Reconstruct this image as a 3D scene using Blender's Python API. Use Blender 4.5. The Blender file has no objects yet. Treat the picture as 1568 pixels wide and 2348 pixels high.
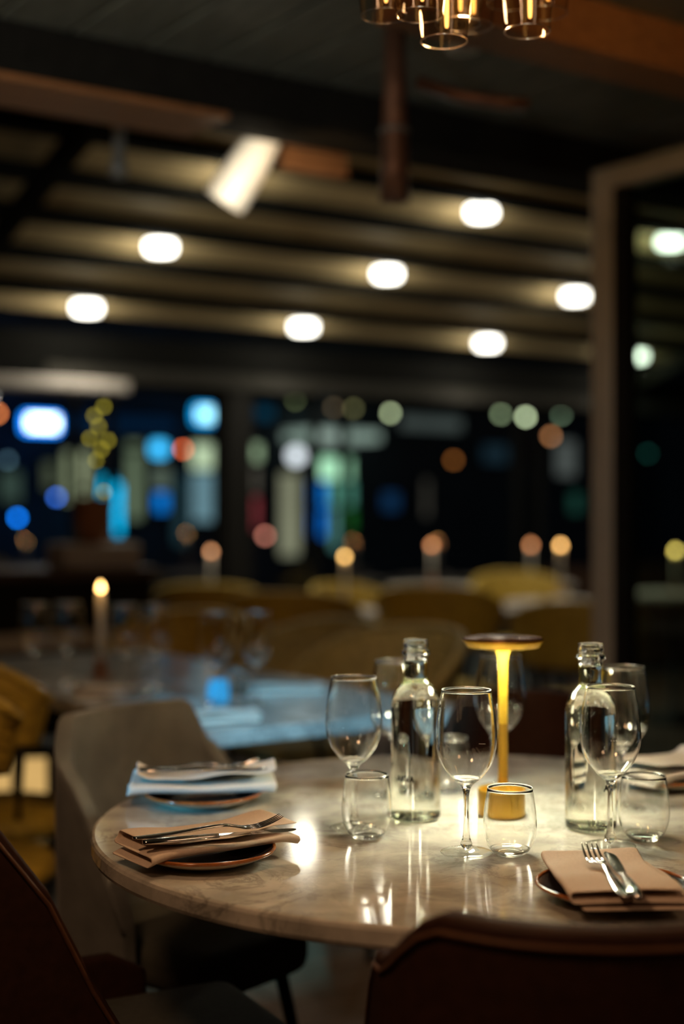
import bpy, bmesh, math, random
from mathutils import Vector, Matrix
random.seed(7)
S = bpy.context.scene
COL = S.collection
PI = math.pi

# ------------------------------------------------------------------ camera, world, exposure
F = 3261.0            # focal length in pixels of the 1568 x 2348 frame
CAM_Z = 1.23
cd = bpy.data.cameras.new('camera')
cam = bpy.data.objects.new('camera', cd); COL.objects.link(cam)
cam.location = (0, 0, CAM_Z); cam.rotation_euler = (PI/2, 0, 0)
cd.sensor_fit = 'VERTICAL'; cd.sensor_height = 36.0; cd.lens = 50.0
cd.clip_start = 0.05; cd.clip_end = 200
cd.dof.use_dof = True; cd.dof.focus_distance = 1.93; cd.dof.aperture_fstop = 1.4
S.camera = cam
w = bpy.data.worlds.new('night'); S.world = w; w.use_nodes = True
w.node_tree.nodes['Background'].inputs[0].default_value = (0.010, 0.014, 0.022, 1)
w.node_tree.nodes['Background'].inputs[1].default_value = 0.35
S.view_settings.view_transform = 'Standard'; S.view_settings.look = 'None'
S.view_settings.exposure = 0.0; S.view_settings.gamma = 1.0
S.view_settings.use_curve_mapping = False
S.cycles.max_bounces = 18; S.cycles.transparent_max_bounces = 24
S.cycles.transmission_bounces = 16; S.cycles.glossy_bounces = 5; S.cycles.diffuse_bounces = 3
S.cycles.sample_clamp_indirect = 60.0

def area_light(name, loc, target, size, power, color):
    l = bpy.data.lights.new(name, 'AREA'); l.shape = 'DISK'; l.size = size
    l.energy = power; l.color = color
    o = bpy.data.objects.new(name, l); COL.objects.link(o); o.location = loc
    o.rotation_euler = (Vector(target) - Vector(loc)).to_track_quat('-Z', 'Y').to_euler()
    return o
def spot_light(name, loc, target, angle, power, color, size=0.04, blend=0.5, parent=None):
    l = bpy.data.lights.new(name, 'SPOT'); l.energy = power; l.color = color
    l.spot_size = math.radians(angle); l.spot_blend = blend; l.shadow_soft_size = size
    o = bpy.data.objects.new(name, l); COL.objects.link(o); o.location = loc
    o.rotation_euler = (Vector(target) - Vector(loc)).to_track_quat('-Z', 'Y').to_euler()
    if parent: o.parent = parent
    return o
# an unseen blue spot on the left of the room and the warm downlights over the near tables
spot_light('blue_spot', (-2.0, 1.2, 1.20), (-0.27, 2.29, 0.775), 13, 150, (0.12, 0.62, 1.0), 0.03, 0.5)
spot_light('blue_spot', (0.75, 1.2, 2.35), (-0.06, 3.32, 0.78), 17, 330, (0.16, 0.66, 1.0), 0.03, 0.6)  # second blue spot, added only to turn the long table's edge blue
area_light('warm_downlight', (-0.75, 0.75, 2.35), (-0.1, 2.0, 0.75), 0.35, 9.5, (1.0, 0.55, 0.28))
area_light('warm_room_light', (1.3, 0.2, 2.4), (0.3, 2.0, 0.8), 0.5, 5.0, (1.0, 0.56, 0.30))

spot_light('ceiling_wash', (-1.3, 1.0, 1.9), (-0.85, 3.2, 2.46), 44, 75.0, (0.95, 1.0, 0.88), 0.05, 0.8)  # fill without a fixture, added to lift the dark ceiling boards
spot_light('post_wash', (0.1, 1.0, 2.38), (0.86, 4.7, 1.1), 26, 30.0, (1.0, 0.93, 0.8), 0.05, 0.8)  # unseen spot added to brighten the partition post
spot_light('lintel_wash', (-1.9, 2.3, 1.5), (-0.9, 3.7, 2.33), 60, 11.0, (1.0, 0.6, 0.28), 0.05, 0.8)  # added spot, no fixture, that turns the soffit orange

# ------------------------------------------------------------------ frame helpers
DX, DY = 0.8230, 0.5680          # the terrace runs along (DX,DY); depth b along (-DY,DX)
ANG = math.atan2(DY, DX)
def AB(a, b, z=0.0): return Vector((a*DX - b*DY, a*DY + b*DX, z))
def on_b(px, py, b):             # point on the plane of depth b behind a photo position -> (a, z)
    k = (px-784)/F; Y = b/(DX - DY*k)
    return Y*(DX*k + DY), CAM_Z + (1174-py)/F*Y
def at(px, py, Y): return Vector(((px-784)/F*Y, Y, CAM_Z + (1174-py)/F*Y))
def on_z(px, py, z):
    Y = (CAM_Z - z)*F/(py-1174); return Vector(((px-784)/F*Y, Y, z))

def lin(r, g, b):
    f = lambda c: (c/255)/12.92 if c/255 <= 0.04045 else ((c/255+0.055)/1.055)**2.4
    return (f(r), f(g), f(b))

# ------------------------------------------------------------------ materials
def _new(name):
    m = bpy.data.materials.new(name); m.use_nodes = True
    nt = m.node_tree; nt.nodes.clear()
    out = nt.nodes.new('ShaderNodeOutputMaterial')
    return m, nt, out
def mat(name, col, rough=0.5, metal=0.0, var=0.15, scale=30.0, bump=0.0, spec=0.5, coat=0.0, stretch=(1, 1, 1), sheen=0.0):
    m, nt, out = _new(name)
    p = nt.nodes.new('ShaderNodeBsdfPrincipled'); nt.links.new(p.outputs[0], out.inputs[0])
    tc = nt.nodes.new('ShaderNodeTexCoord'); mp = nt.nodes.new('ShaderNodeMapping'); mp.inputs['Scale'].default_value = stretch
    nz = nt.nodes.new('ShaderNodeTexNoise'); nz.inputs['Scale'].default_value = scale; nz.inputs['Detail'].default_value = 4
    nt.links.new(tc.outputs['Object'], mp.inputs[0]); nt.links.new(mp.outputs[0], nz.inputs['Vector'])
    rp = nt.nodes.new('ShaderNodeValToRGB')
    rp.color_ramp.elements[0].position = 0.3; rp.color_ramp.elements[1].position = 0.7
    rp.color_ramp.elements[0].color = (*[c*(1-var) for c in col], 1)
    rp.color_ramp.elements[1].color = (*[min(1, c*(1+var)) for c in col], 1)
    nt.links.new(nz.outputs['Fac'], rp.inputs[0]); nt.links.new(rp.outputs[0], p.inputs['Base Color'])
    p.inputs['Roughness'].default_value = rough; p.inputs['Metallic'].default_value = metal
    p.inputs['Specular IOR Level'].default_value = spec; p.inputs['Coat Weight'].default_value = coat
    p.inputs['Sheen Weight'].default_value = sheen
    if bump:
        b = nt.nodes.new('ShaderNodeBump'); b.inputs['Strength'].default_value = bump; b.inputs['Distance'].default_value = 0.002
        nt.links.new(nz.outputs['Fac'], b.inputs['Height']); nt.links.new(b.outputs[0], p.inputs['Normal'])
    return m
def emit(name, col, strength=1.0, var=0.0, scale=3.0):
    m, nt, out = _new(name)
    e = nt.nodes.new('ShaderNodeEmission'); nt.links.new(e.outputs[0], out.inputs[0])
    e.inputs[0].default_value = (*col, 1); e.inputs[1].default_value = strength
    if var:
        nz = nt.nodes.new('ShaderNodeTexNoise'); nz.inputs['Scale'].default_value = scale
        mr = nt.nodes.new('ShaderNodeMapRange'); mr.inputs[3].default_value = strength*(1-var); mr.inputs[4].default_value = strength*(1+var)
        tc = nt.nodes.new('ShaderNodeTexCoord'); nt.links.new(tc.outputs['Object'], nz.inputs['Vector'])
        nt.links.new(nz.outputs['Fac'], mr.inputs[0]); nt.links.new(mr.outputs[0], e.inputs[1])
    return m
def glass(name, tint=(1, 1, 1), ior=1.5, rough=0.0):
    m, nt, out = _new(name)
    g = nt.nodes.new('ShaderNodeBsdfGlass'); g.inputs['Color'].default_value = (*tint, 1)
    g.inputs['IOR'].default_value = ior; g.inputs['Roughness'].default_value = rough
    nt.links.new(g.outputs[0], out.inputs[0]); return m
def thin_glass(name, tint=(0.97, 0.97, 0.95), edge=(0.55, 0.55, 0.5), refl=1.0, rough=0.0, base=0.05):
    """a thin blown wall: lets light straight through, mirrors by angle, takes on tint where seen edge-on"""
    m, nt, out = _new(name)
    t = nt.nodes.new('ShaderNodeBsdfTransparent'); g = nt.nodes.new('ShaderNodeBsdfGlossy')
    g.inputs['Roughness'].default_value = rough; g.inputs['Color'].default_value = (refl, refl, refl, 1)
    lw = nt.nodes.new('ShaderNodeLayerWeight'); lw.inputs['Blend'].default_value = 0.5
    pw = nt.nodes.new('ShaderNodeMath'); pw.operation = 'POWER'; pw.inputs[1].default_value = 4.5
    nt.links.new(lw.outputs['Facing'], pw.inputs[0])
    mr = nt.nodes.new('ShaderNodeMapRange'); mr.inputs[3].default_value = base; mr.inputs[4].default_value = 0.8
    nt.links.new(pw.outputs[0], mr.inputs[0])
    mc = nt.nodes.new('ShaderNodeMix'); mc.data_type = 'RGBA'
    mc.inputs['A'].default_value = (*tint, 1); mc.inputs['B'].default_value = (*edge, 1)
    nt.links.new(pw.outputs[0], mc.inputs['Factor']); nt.links.new(mc.outputs['Result'], t.inputs[0])
    mx = nt.nodes.new('ShaderNodeMixShader'); nt.links.new(mr.outputs[0], mx.inputs[0])
    nt.links.new(t.outputs[0], mx.inputs[1]); nt.links.new(g.outputs[0], mx.inputs[2])
    nt.links.new(mx.outputs[0], out.inputs[0]); return m
def marble(name, base, vein, rough=0.13):
    m, nt, out = _new(name)
    p = nt.nodes.new('ShaderNodeBsdfPrincipled'); nt.links.new(p.outputs[0], out.inputs[0])
    tc = nt.nodes.new('ShaderNodeTexCoord')
    n1 = nt.nodes.new('ShaderNodeTexNoise'); n1.inputs['Scale'].default_value = 7.5; n1.inputs['Detail'].default_value = 9
    n1.inputs['Roughness'].default_value = 0.68; n1.inputs['Distortion'].default_value = 1.5
    nt.links.new(tc.outputs['Object'], n1.inputs['Vector'])
    sub = nt.nodes.new('ShaderNodeMath'); sub.operation = 'SUBTRACT'; sub.inputs[1].default_value = 0.5
    ab = nt.nodes.new('ShaderNodeMath'); ab.operation = 'ABSOLUTE'
    nt.links.new(n1.outputs['Fac'], sub.inputs[0]); nt.links.new(sub.outputs[0], ab.inputs[0])
    r1 = nt.nodes.new('ShaderNodeValToRGB')
    r1.color_ramp.elements[0].position = 0.0; r1.color_ramp.elements[0].color = (1, 1, 1, 1)
    r1.color_ramp.elements[1].position = 0.045; r1.color_ramp.elements[1].color = (0, 0, 0, 1)
    nt.links.new(ab.outputs[0], r1.inputs[0])
    n2 = nt.nodes.new('ShaderNodeTexNoise'); n2.inputs['Scale'].default_value = 4.0; n2.inputs['Detail'].default_value = 6
    nt.links.new(tc.outputs['Object'], n2.inputs['Vector'])
    r2 = nt.nodes.new('ShaderNodeValToRGB'); r2.color_ramp.elements[0].position = 0.42; r2.color_ramp.elements[1].position = 0.72
    r2.color_ramp.elements[0].color = (0.12, 0.12, 0.12, 1)
    nt.links.new(n2.outputs['Fac'], r2.inputs[0])
    mu = nt.nodes.new('ShaderNodeMath'); mu.operation = 'MULTIPLY'
    nt.links.new(r1.outputs[0], mu.inputs[0]); nt.links.new(r2.outputs[0], mu.inputs[1])
    n3 = nt.nodes.new('ShaderNodeTexNoise'); n3.inputs['Scale'].default_value = 12.0; n3.inputs['Detail'].default_value = 8
    nt.links.new(tc.outputs['Object'], n3.inputs['Vector'])
    m0 = nt.nodes.new('ShaderNodeMix'); m0.data_type = 'RGBA'
    m0.inputs['A'].default_value = (*[c*0.64 for c in base], 1); m0.inputs['B'].default_value = (*base, 1)
    r3 = nt.nodes.new('ShaderNodeValToRGB'); r3.color_ramp.elements[0].position = 0.35; r3.color_ramp.elements[1].position = 0.6
    nt.links.new(n3.outputs['Fac'], r3.inputs[0]); nt.links.new(r3.outputs[0], m0.inputs['Factor'])
    m1 = nt.nodes.new('ShaderNodeMix'); m1.data_type = 'RGBA'; m1.inputs['B'].default_value = (*vein, 1)
    nt.links.new(m0.outputs['Result'], m1.inputs['A']); nt.links.new(mu.outputs[0], m1.inputs['Factor'])
    nt.links.new(m1.outputs['Result'], p.inputs['Base Color'])
    mr = nt.nodes.new('ShaderNodeMapRange'); mr.inputs[3].default_value = rough*0.85; mr.inputs[4].default_value = rough*1.25
    nt.links.new(n3.outputs['Fac'], mr.inputs[0]); nt.links.new(mr.outputs[0], p.inputs['Roughness'])
    p.inputs['Specular IOR Level'].default_value = 0.5
    return m

M = {}
M['marble'] = marble('white_marble', (0.66, 0.63, 0.56), (0.15, 0.145, 0.13), 0.075)
M['marble2'] = marble('grey_marble', (0.5, 0.5, 0.48), (0.2, 0.2, 0.2), 0.2)
M['leather'] = mat('brown_leather', (0.040, 0.016, 0.009), 0.6, var=0.2, scale=60, bump=0.15, spec=0.2)
M['piping'] = mat('brown_piping', (0.11, 0.048, 0.022), 0.55, scale=80, spec=0.3)  # lighter than the leather: the lit chair rim is put into this colour
M['grey_fabric'] = mat('grey_velvet', (0.17, 0.175, 0.165), 0.75, var=0.25, scale=14, bump=0.1, sheen=0.3)
M['grey_seat'] = mat('dark_grey_fabric', (0.075, 0.075, 0.06), 0.8, var=0.15, scale=90, bump=0.1)
M['black_metal'] = mat('black_metal', (0.012, 0.012, 0.012), 0.45, 0.6, scale=60)
M['steel'] = mat('polished_steel', (0.72, 0.72, 0.72), 0.09, 1.0, var=0.03, scale=20)
M['napkin'] = mat('pink_beige_linen', (0.72, 0.58, 0.47), 0.85, var=0.05, scale=260, bump=0.12)
M['napkin_white'] = mat('white_linen', (0.78, 0.74, 0.68), 0.85, var=0.04, scale=260, bump=0.12)
M['cream'] = mat('cream_stoneware', (0.62, 0.55, 0.44), 0.35, var=0.05)
M['glaze'] = mat('dark_glaze', (0.035, 0.028, 0.03), 0.25, var=0.25, coat=0.5)
M['rim'] = mat('copper_brown_glaze', (0.34, 0.105, 0.022), 0.22, var=0.25, scale=90, coat=0.5)
M['gold'] = mat('mustard_gold', (0.80, 0.48, 0.045), 0.34, 0.55, var=0.04)
M['gold_shaded'] = mat('mustard_gold_shaded', (0.52, 0.29, 0.025), 0.36, 0.5, var=0.04)  # darker copy of the gold; weaker light low on the lamp is in the colour
M['gold_dark'] = mat('bronze_top', (0.20, 0.085, 0.04), 0.25, 0.7, var=0.1)
M['glass'] = glass('clear_glass', (1.0, 1.0, 0.995), 1.46)
M['bottle'] = glass('bottle_glass', (0.975, 0.98, 0.93), 1.42)
M['thin'] = thin_glass('blown_glass', (0.975, 0.975, 0.96), (0.50, 0.50, 0.44), 0.95, 0.0, 0.055)
M['thin_bottle'] = thin_glass('bottle_wall', (0.95, 0.96, 0.9), (0.4, 0.42, 0.28), 1.0, 0.0, 0.07)
M['pane'] = thin_glass('window_pane', (0.90, 0.92, 0.91), (0.5, 0.55, 0.55), 1.0, 0.0, 0.05)
M['pane_dark'] = thin_glass('tinted_pane', (0.66, 0.76, 0.70), (0.3, 0.4, 0.36), 1.0, 0.01, 0.05)
M['amber_glass'] = thin_glass('smoked_amber_glass', (0.95, 0.90, 0.82), (0.5, 0.32, 0.15), 0.35, 0.0, 0.06)
M['amber_rim'] = thin_glass('amber_rim', (0.9, 0.75, 0.6), (0.8, 0.5, 0.25), 0.9, 0.22, 0.5)
M['yellow'] = mat('mustard_rattan', (0.52, 0.35, 0.045), 0.6, var=0.3, scale=40, bump=0.3)
M['olive'] = mat('olive_rattan', (0.46, 0.40, 0.17), 0.6, var=0.3, scale=40, bump=0.3)
M['wood_dark'] = mat('dark_wood', (0.055, 0.028, 0.015), 0.5, var=0.35, scale=10, stretch=(1, 8, 8))
M['wood_warm'] = mat('warm_oak', (0.30, 0.13, 0.05), 0.5, var=0.25, scale=8, stretch=(1, 9, 9))
M['wood_floor'] = mat('floor_oak', (0.16, 0.105, 0.06), 0.42, var=0.3, scale=7, stretch=(1, 9, 9))
M['black_paint'] = mat('black_paint', (0.011, 0.0105, 0.0095), 0.8, var=0.2, spec=0.12)
M['char_ceiling'] = mat('charcoal_board', (0.13, 0.14, 0.12), 0.55, var=0.25, scale=6, stretch=(8, 1, 1))
M['roof_panel'] = mat('tan_roof_panel', (0.42, 0.32, 0.17), 0.7, var=0.12, scale=4)
M['roof_beam'] = mat('black_beam', (0.008, 0.0075, 0.006), 0.9, spec=0.08)
M['grey_frame'] = mat('grey_aluminium', (0.50, 0.46, 0.40), 0.5, 0.15, var=0.08)
M['dark_frame'] = mat('dark_aluminium', (0.007, 0.007, 0.0066), 0.9, 0.0, spec=0.08)
M['trim_grey'] = mat('dull_grey_trim', (0.035, 0.033, 0.029), 0.8, spec=0.1)
M['rim_glass'] = thin_glass('ground_rim', (0.9, 0.9, 0.86), (0.6, 0.6, 0.5), 1.0, 0.28, 0.45)
M['wall'] = mat('dark_plaster', (0.035, 0.030, 0.026), 0.8, var=0.2, scale=5)
M['facade'] = mat('dark_facade', (0.045, 0.055, 0.065), 0.8, var=0.3, scale=2)
M['asphalt'] = mat('pale_paving', (0.30, 0.30, 0.28), 0.35, var=0.4, scale=3)
M['white_wax'] = mat('white_wax', (0.72, 0.72, 0.66), 0.5, var=0.03)
M['lamp_shell'] = mat('white_lamp_shell', (0.72, 0.68, 0.60), 0.4, var=0.05)
M['stone_tray'] = mat('pale_tray', (0.42, 0.38, 0.34), 0.7, var=0.1)
M['terracotta'] = mat('terracotta', (0.28, 0.11, 0.035), 0.6, var=0.2)
M['twig'] = mat('brown_twig', (0.05, 0.035, 0.02), 0.7)
M['copper'] = mat('brown_copper_duct', (0.20, 0.11, 0.075), 0.45, 0.5, var=0.3, scale=8)
M['grey_pipe'] = mat('grey_pipe', (0.22, 0.22, 0.22), 0.45, 0.4)
M['print'] = mat('dark_print', (0.012, 0.012, 0.010), 0.6)
M['etch'] = mat('etched_mark', (0.75, 0.75, 0.7), 0.6)
M['puck'] = emit('ceiling_led', (1.0, 0.96, 0.84), 9.0)
M['led'] = emit('lamp_led', (1.0, 1.0, 0.72), 108.0)
M['filament'] = emit('filament', (1.0, 0.45, 0.10), 4.0)
M['flame'] = emit('candle_flame', (1.0, 0.56, 0.17), 16.0)

# ------------------------------------------------------------------ mesh helpers
def link(name, me, m=None, parent=None, smooth=False):
    o = bpy.data.objects.new(name, me); COL.objects.link(o)
    if m is not None:
        if not me.materials: me.materials.append(m)
    if parent is not None: o.parent = parent
    if smooth:
        for p in me.polygons: p.use_smooth = True
    return o
def fin(name, bm, m=None, parent=None, smooth=False, bevel=0.0, sub=0, solid=0.0, seg=2):
    bmesh.ops.recalc_face_normals(bm, faces=bm.faces[:])
    me = bpy.data.meshes.new(name); bm.to_mesh(me); bm.free()
    o = link(name, me, m, parent, smooth)
    if solid:
        s = o.modifiers.new('t', 'SOLIDIFY'); s.thickness = solid; s.offset = 0
    if bevel:
        b = o.modifiers.new('b', 'BEVEL'); b.width = bevel; b.segments = seg; b.limit_method = 'ANGLE'
    if sub:
        s = o.modifiers.new('s', 'SUBSURF'); s.levels = sub; s.render_levels = sub
    return o
def tag(o, label, cat, group=None):
    o['label'] = label; o['category'] = cat
    if group: o['group'] = group
    return o
def thing(name, label, cat, loc=(0, 0, 0), rz=0.0, group=None):
    o = bpy.data.objects.new(name, None); COL.objects.link(o)
    o.location = loc; o.rotation_euler = (0, 0, rz); o.empty_display_size = 0.05
    return tag(o, label, cat, group)
def struct(o): o['kind'] = 'structure'; return o
def box(bm, c, s, mtx=None):
    g = bmesh.ops.create_cube(bm, size=1.0)
    v = g['verts']
    bmesh.ops.scale(bm, vec=s, verts=v); bmesh.ops.translate(bm, vec=c, verts=v)
    if mtx is not None: bmesh.ops.transform(bm, matrix=mtx, verts=v)
    return v
MAB = Matrix.Rotation(ANG, 4, 'Z')
def box_ab(bm, a0, a1, b0, b1, z0, z1): return box(bm, ((a0+a1)/2, (b0+b1)/2, (z0+z1)/2), (a1-a0, b1-b0, z1-z0), MAB)
def lathe(bm, prof, n=48, c=(0, 0, 0)):
    rings = []
    for r, z in prof:
        if r < 1e-6: rings.append([bm.verts.new((c[0], c[1], c[2]+z))])
        else: rings.append([bm.verts.new((c[0]+r*math.cos(2*PI*i/n), c[1]+r*math.sin(2*PI*i/n), c[2]+z)) for i in range(n)])
    for A, B in zip(rings, rings[1:]):
        for i in range(n):
            j = (i+1) % n
            if len(A) == 1 and len(B) == 1: continue
            if len(A) == 1: bm.faces.new((A[0], B[i], B[j]))
            elif len(B) == 1: bm.faces.new((A[i], A[j], B[0]))
            else: bm.faces.new((A[i], A[j], B[j], B[i]))
def smooth_prof(pts, k=4):
    out = []
    P = [pts[0]] + list(pts) + [pts[-1]]
    for i in range(1, len(P)-2):
        p0, p1, p2, p3 = P[i-1], P[i], P[i+1], P[i+2]
        for s in range(k):
            t = s/k
            out.append(tuple(0.5*((2*p1[d]) + (-p0[d]+p2[d])*t + (2*p0[d]-5*p1[d]+4*p2[d]-p3[d])*t*t + (-p0[d]+3*p1[d]-3*p2[d]+p3[d])*t**3) for d in range(len(p1))))
    out.append(tuple(pts[-1])); return out
def dbl(pts, k=4, t=0.0010):
    o = smooth_prof(pts, k); i_ = [(max(r-t, 0.0005), z+(0.0004 if n_ == 0 else 0)) for n_, (r, z) in enumerate(o)]
    return o + i_[::-1] + [o[0]]
def torus(bm, R, r, z, n=48, m=6, c=(0, 0)):
    vs = [[bm.verts.new((c[0]+(R+r*math.cos(2*PI*j/m))*math.cos(2*PI*i/n), c[1]+(R+r*math.cos(2*PI*j/m))*math.sin(2*PI*i/n), z+r*math.sin(2*PI*j/m))) for j in range(m)] for i in range(n)]
    for i in range(n):
        for j in range(m):
            bm.faces.new((vs[i][j], vs[(i+1) % n][j], vs[(i+1) % n][(j+1) % m], vs[i][(j+1) % m]))
def sweep(bm, pts, rads, n=10, up=Vector((0, 0, 1)), cap=True):
    """elliptical tube along pts; rads = (half width, half height) or a number per point"""
    pts = [Vector(p) for p in pts]; rings = []
    for i, p in enumerate(pts):
        t = (pts[min(i+1, len(pts)-1)] - pts[max(i-1, 0)]).normalized()
        s = t.cross(up)
        if s.length < 1e-4: s = t.cross(Vector((0, 1, 0)))
        s.normalize(); u = s.cross(t).normalized()
        r = rads[i] if isinstance(rads, (list, tuple)) else rads
        rw, rh = r if isinstance(r, (list, tuple)) else (r, r)
        rings.append([bm.verts.new(p + s*rw*math.cos(2*PI*j/n) + u*rh*math.sin(2*PI*j/n)) for j in range(n)])
    for A, B in zip(rings, rings[1:]):
        for j in range(n): bm.faces.new((A[j], A[(j+1) % n], B[(j+1) % n], B[j]))
    if cap: bm.faces.new(rings[0][::-1]); bm.faces.new(rings[-1])
def ell(bm, c, r, seg=16, rings=10):
    g = bmesh.ops.create_uvsphere(bm, u_segments=seg, v_segments=rings, radius=1.0)
    bmesh.ops.scale(bm, vec=r, verts=g['verts']); bmesh.ops.translate(bm, vec=c, verts=g['verts'])
def dup(root, loc, rz=0.0, label=None, group=None):
    r = root.copy(); COL.objects.link(r); r.location = loc; r.rotation_euler = (0, 0, rz)
    if label: r['label'] = label
    if group: r['group'] = group
    for ch in list(root.children):
        c = ch.copy(); COL.objects.link(c); c.parent = r
        for g in list(ch.children):
            d = g.copy(); COL.objects.link(d); d.parent = c
    return r

# ================================================================== THE SETTING
# floor with its oak boards where they can be made out between the furniture
bm = bmesh.new(); box_ab(bm, -6, 12, -4, 7.7, -0.12, -0.02)
floor = struct(fin('floor', bm, M['wood_dark']))
pl = None
for i in range(22):
    for j in range(3):
        a0 = -0.4 + j*1.6 + (0.7 if i % 2 else 0); b0 = 2.2 + i*0.16
        if pl is None:
            bm = bmesh.new(); box(bm, (0, 0, -0.011), (1.594, 0.154, 0.022))
            pl = fin('plank', bm, M['wood_floor'], floor, bevel=0.002, seg=1); o = pl
        else:
            o = pl.copy(); COL.objects.link(o)
        o.location = AB(a0+0.8, b0+0.08, 0); o.rotation_euler = (0, 0, ANG)

# flat charcoal board ceiling of the near room
ZC = 2.46
bm = bmesh.new(); box_ab(bm, -5, 8, -4, 3.5, ZC+0.02, ZC+0.1)
ceil = struct(fin('ceiling', bm, M['black_paint']))
pl = None
for i in range(26):
    a0 = -0.2 + i*0.2
    if pl is None:
        bm = bmesh.new(); box(bm, (0, 0, 0.01), (0.188, 3.3, 0.02)); pl = fin('ceiling_board', bm, M['char_ceiling'], ceil, bevel=0.003, seg=1); o = pl
    else: o = pl.copy(); COL.objects.link(o)
    o.location = AB(a0, 1.75, ZC); o.rotation_euler = (0, 0, ANG)

# lintel between the near room and the terrace, with a warm wooden soffit
bm = bmesh.new(); box_ab(bm, -5, 8, 3.41, 3.62, 2.335, 3.3)
lintel = struct(fin('trim_1', bm, M['black_paint'], bevel=0.004))
bm = bmesh.new(); box_ab(bm, -5, 1.98, 3.42, 3.66, 2.318, 2.335)
fin('soffit_board', bm, M['wood_warm'], lintel)
bm = bmesh.new(); box_ab(bm, 2.62, 3.02, 3.66, 3.70, 2.20, 2.335)
# copper-lit timber beam crossing above the table
bm = bmesh.new(); box_ab(bm, 1.9, 5.5, 2.46, 2.62, 2.335, ZC)
struct(fin('trim_2', bm, M['wood_warm'], bevel=0.006))

# sloping terrace roof: tan panels between black beams
HA, BA, SL = 1.35 + CAM_Z, 6.53, 0.2917
def roof_z(b): return HA - SL*(b-BA)
def slope_box(bm, a0, a1, b0, b1, t, dz=0.0):
    vs = [AB(a, b, roof_z(b)+dz+k*t) for k in (0, 1) for a, b in ((a0, b0), (a1, b0), (a1, b1), (a0, b1))]
    v = [bm.verts.new(p) for p in vs]
    for f in ((0, 1, 2, 3), (7, 6, 5, 4), (0, 4, 5, 1), (1, 5, 6, 2), (2, 6, 7, 3), (3, 7, 4, 0)): bm.faces.new([v[i] for i in f])
bm = bmesh.new(); slope_box(bm, -2, 14, 3.62, 7.66, 0.05, 0.115)
roof = struct(fin('ceiling', bm, M['black_paint']))
BEAMS = [4.17, 4.55, 4.93, 5.30, 5.68, 6.06, 6.42, 6.81, 7.18, 7.55]
for b0, b1 in zip(BEAMS, BEAMS[1:]):
    bm = bmesh.new(); slope_box(bm, -1.8, 13.8, b0+0.025, b1-0.03, 0.03, 0.075)
    fin('roof_panel', bm, M['roof_panel'], roof)
    bm = bmesh.new(); slope_box(bm, -1.8, 13.8, b0-0.03, b0+0.025, 0.092, 0.004)
    fin('roof_beam', bm, M['roof_beam'], roof)
for a in (2.47, 7.9):
    bm = bmesh.new(); slope_box(bm, a-0.035, a+0.035, 3.62, 7.6, 0.10, -0.135)
    fin('rafter', bm, M['roof_beam'], roof)

# far window wall of the terrace
BW = 7.62
bm = bmesh.new(); box_ab(bm, -2, 14, BW, BW+0.12, 2.00, 2.27)
head = struct(fin('trim_3', bm, M['dark_frame'], bevel=0.005))
bm = bmesh.new(); box_ab(bm, 3.2, 14, BW-0.03, BW+0.005, 1.99, 2.08)
fin('trim_strip', bm, M['trim_grey'], head)
# heavy post at the middle of the wall
ap, _ = on_b(545, 1000, BW)
bm = bmesh.new(); box_ab(bm, ap-0.09, ap+0.09, BW-0.02, BW+0.12, 0, 2.0)
struct(fin('trim_4', bm, M['black_paint'], bevel=0.004))
edges = [ap-3.9, ap-2.05, ap-0.95, ap, ap+0.72, ap+2.45, ap+4.3, ap+6.1, ap+7.4]
k = 2
for a0, a1 in zip(edges, edges[1:]):
    bm = bmesh.new()
    box_ab(bm, a0+0.09, a0+0.13, BW+0.03, BW+0.08, 0.02, 2.0); box_ab(bm, a1-0.13, a1-0.09, BW+0.03, BW+0.08, 0.02, 2.0)
    box_ab(bm, a0+0.09, a1-0.09, BW+0.03, BW+0.08, 0.0, 0.05); box_ab(bm, a0+0.09, a1-0.09, BW+0.03, BW+0.08, 1.95, 2.0)
    fr = struct(fin('window_%d' % k, bm, M['dark_frame']))
    bm = bmesh.new(); box_ab(bm, a0+0.13, a1-0.13, BW+0.05, BW+0.056, 0.05, 1.95)
    fin('pane', bm, M['pane'], fr)
    if a0 >= ap+2:
        bm = bmesh.new(); box_ab(bm, a0+0.13, a1-0.13, BW+0.035, BW+0.075, 0.05, 0.82); fin('kick_panel', bm, M['wood_dark'], fr)
    k += 1

# glazed partition on the right, end post towards the terrace
P = (3.387, 3.41)
bm = bmesh.new()
def part_post(bm, b0, b1, z0, z1): box_ab(bm, P[0]-0.03, P[0]+0.05, b0, b1, z0, z1)
part_post(bm, 3.32, 3.41, 0, 2.36); part_post(bm, 0.4, 3.32, 2.29, 2.36); part_post(bm, 0.4, 3.32, 0.0, 0.09)
fr = struct(fin('window_1', bm, M['grey_frame'], bevel=0.004))
bm = bmesh.new(); box_ab(bm, P[0]-0.02, P[0]+0.04, 3.27, 3.32, 0.09, 2.29)
fin('gasket', bm, M['black_paint'], fr)
bm = bmesh.new(); box_ab(bm, P[0]+0.005, P[0]+0.011, 0.4, 3.27, 0.09, 2.29)
fin('pane', bm, M['pane_dark'], fr)
# room walls outside the view
bm = bmesh.new(); box_ab(bm, -5, 8, -4, -3.9, 0, ZC); struct(fin('wall_back', bm, M['wall']))
bm = bmesh.new(); box_ab(bm, -3.1, -3.0, -3.9, 7.62, 0, 3.4); struct(fin('wall_left', bm, M['wall']))
# street outside
bm = bmesh.new(); box_ab(bm, -25, 45, 7.8, 40, -0.3, -0.15); struct(fin('ground', bm, M['asphalt']))

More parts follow.
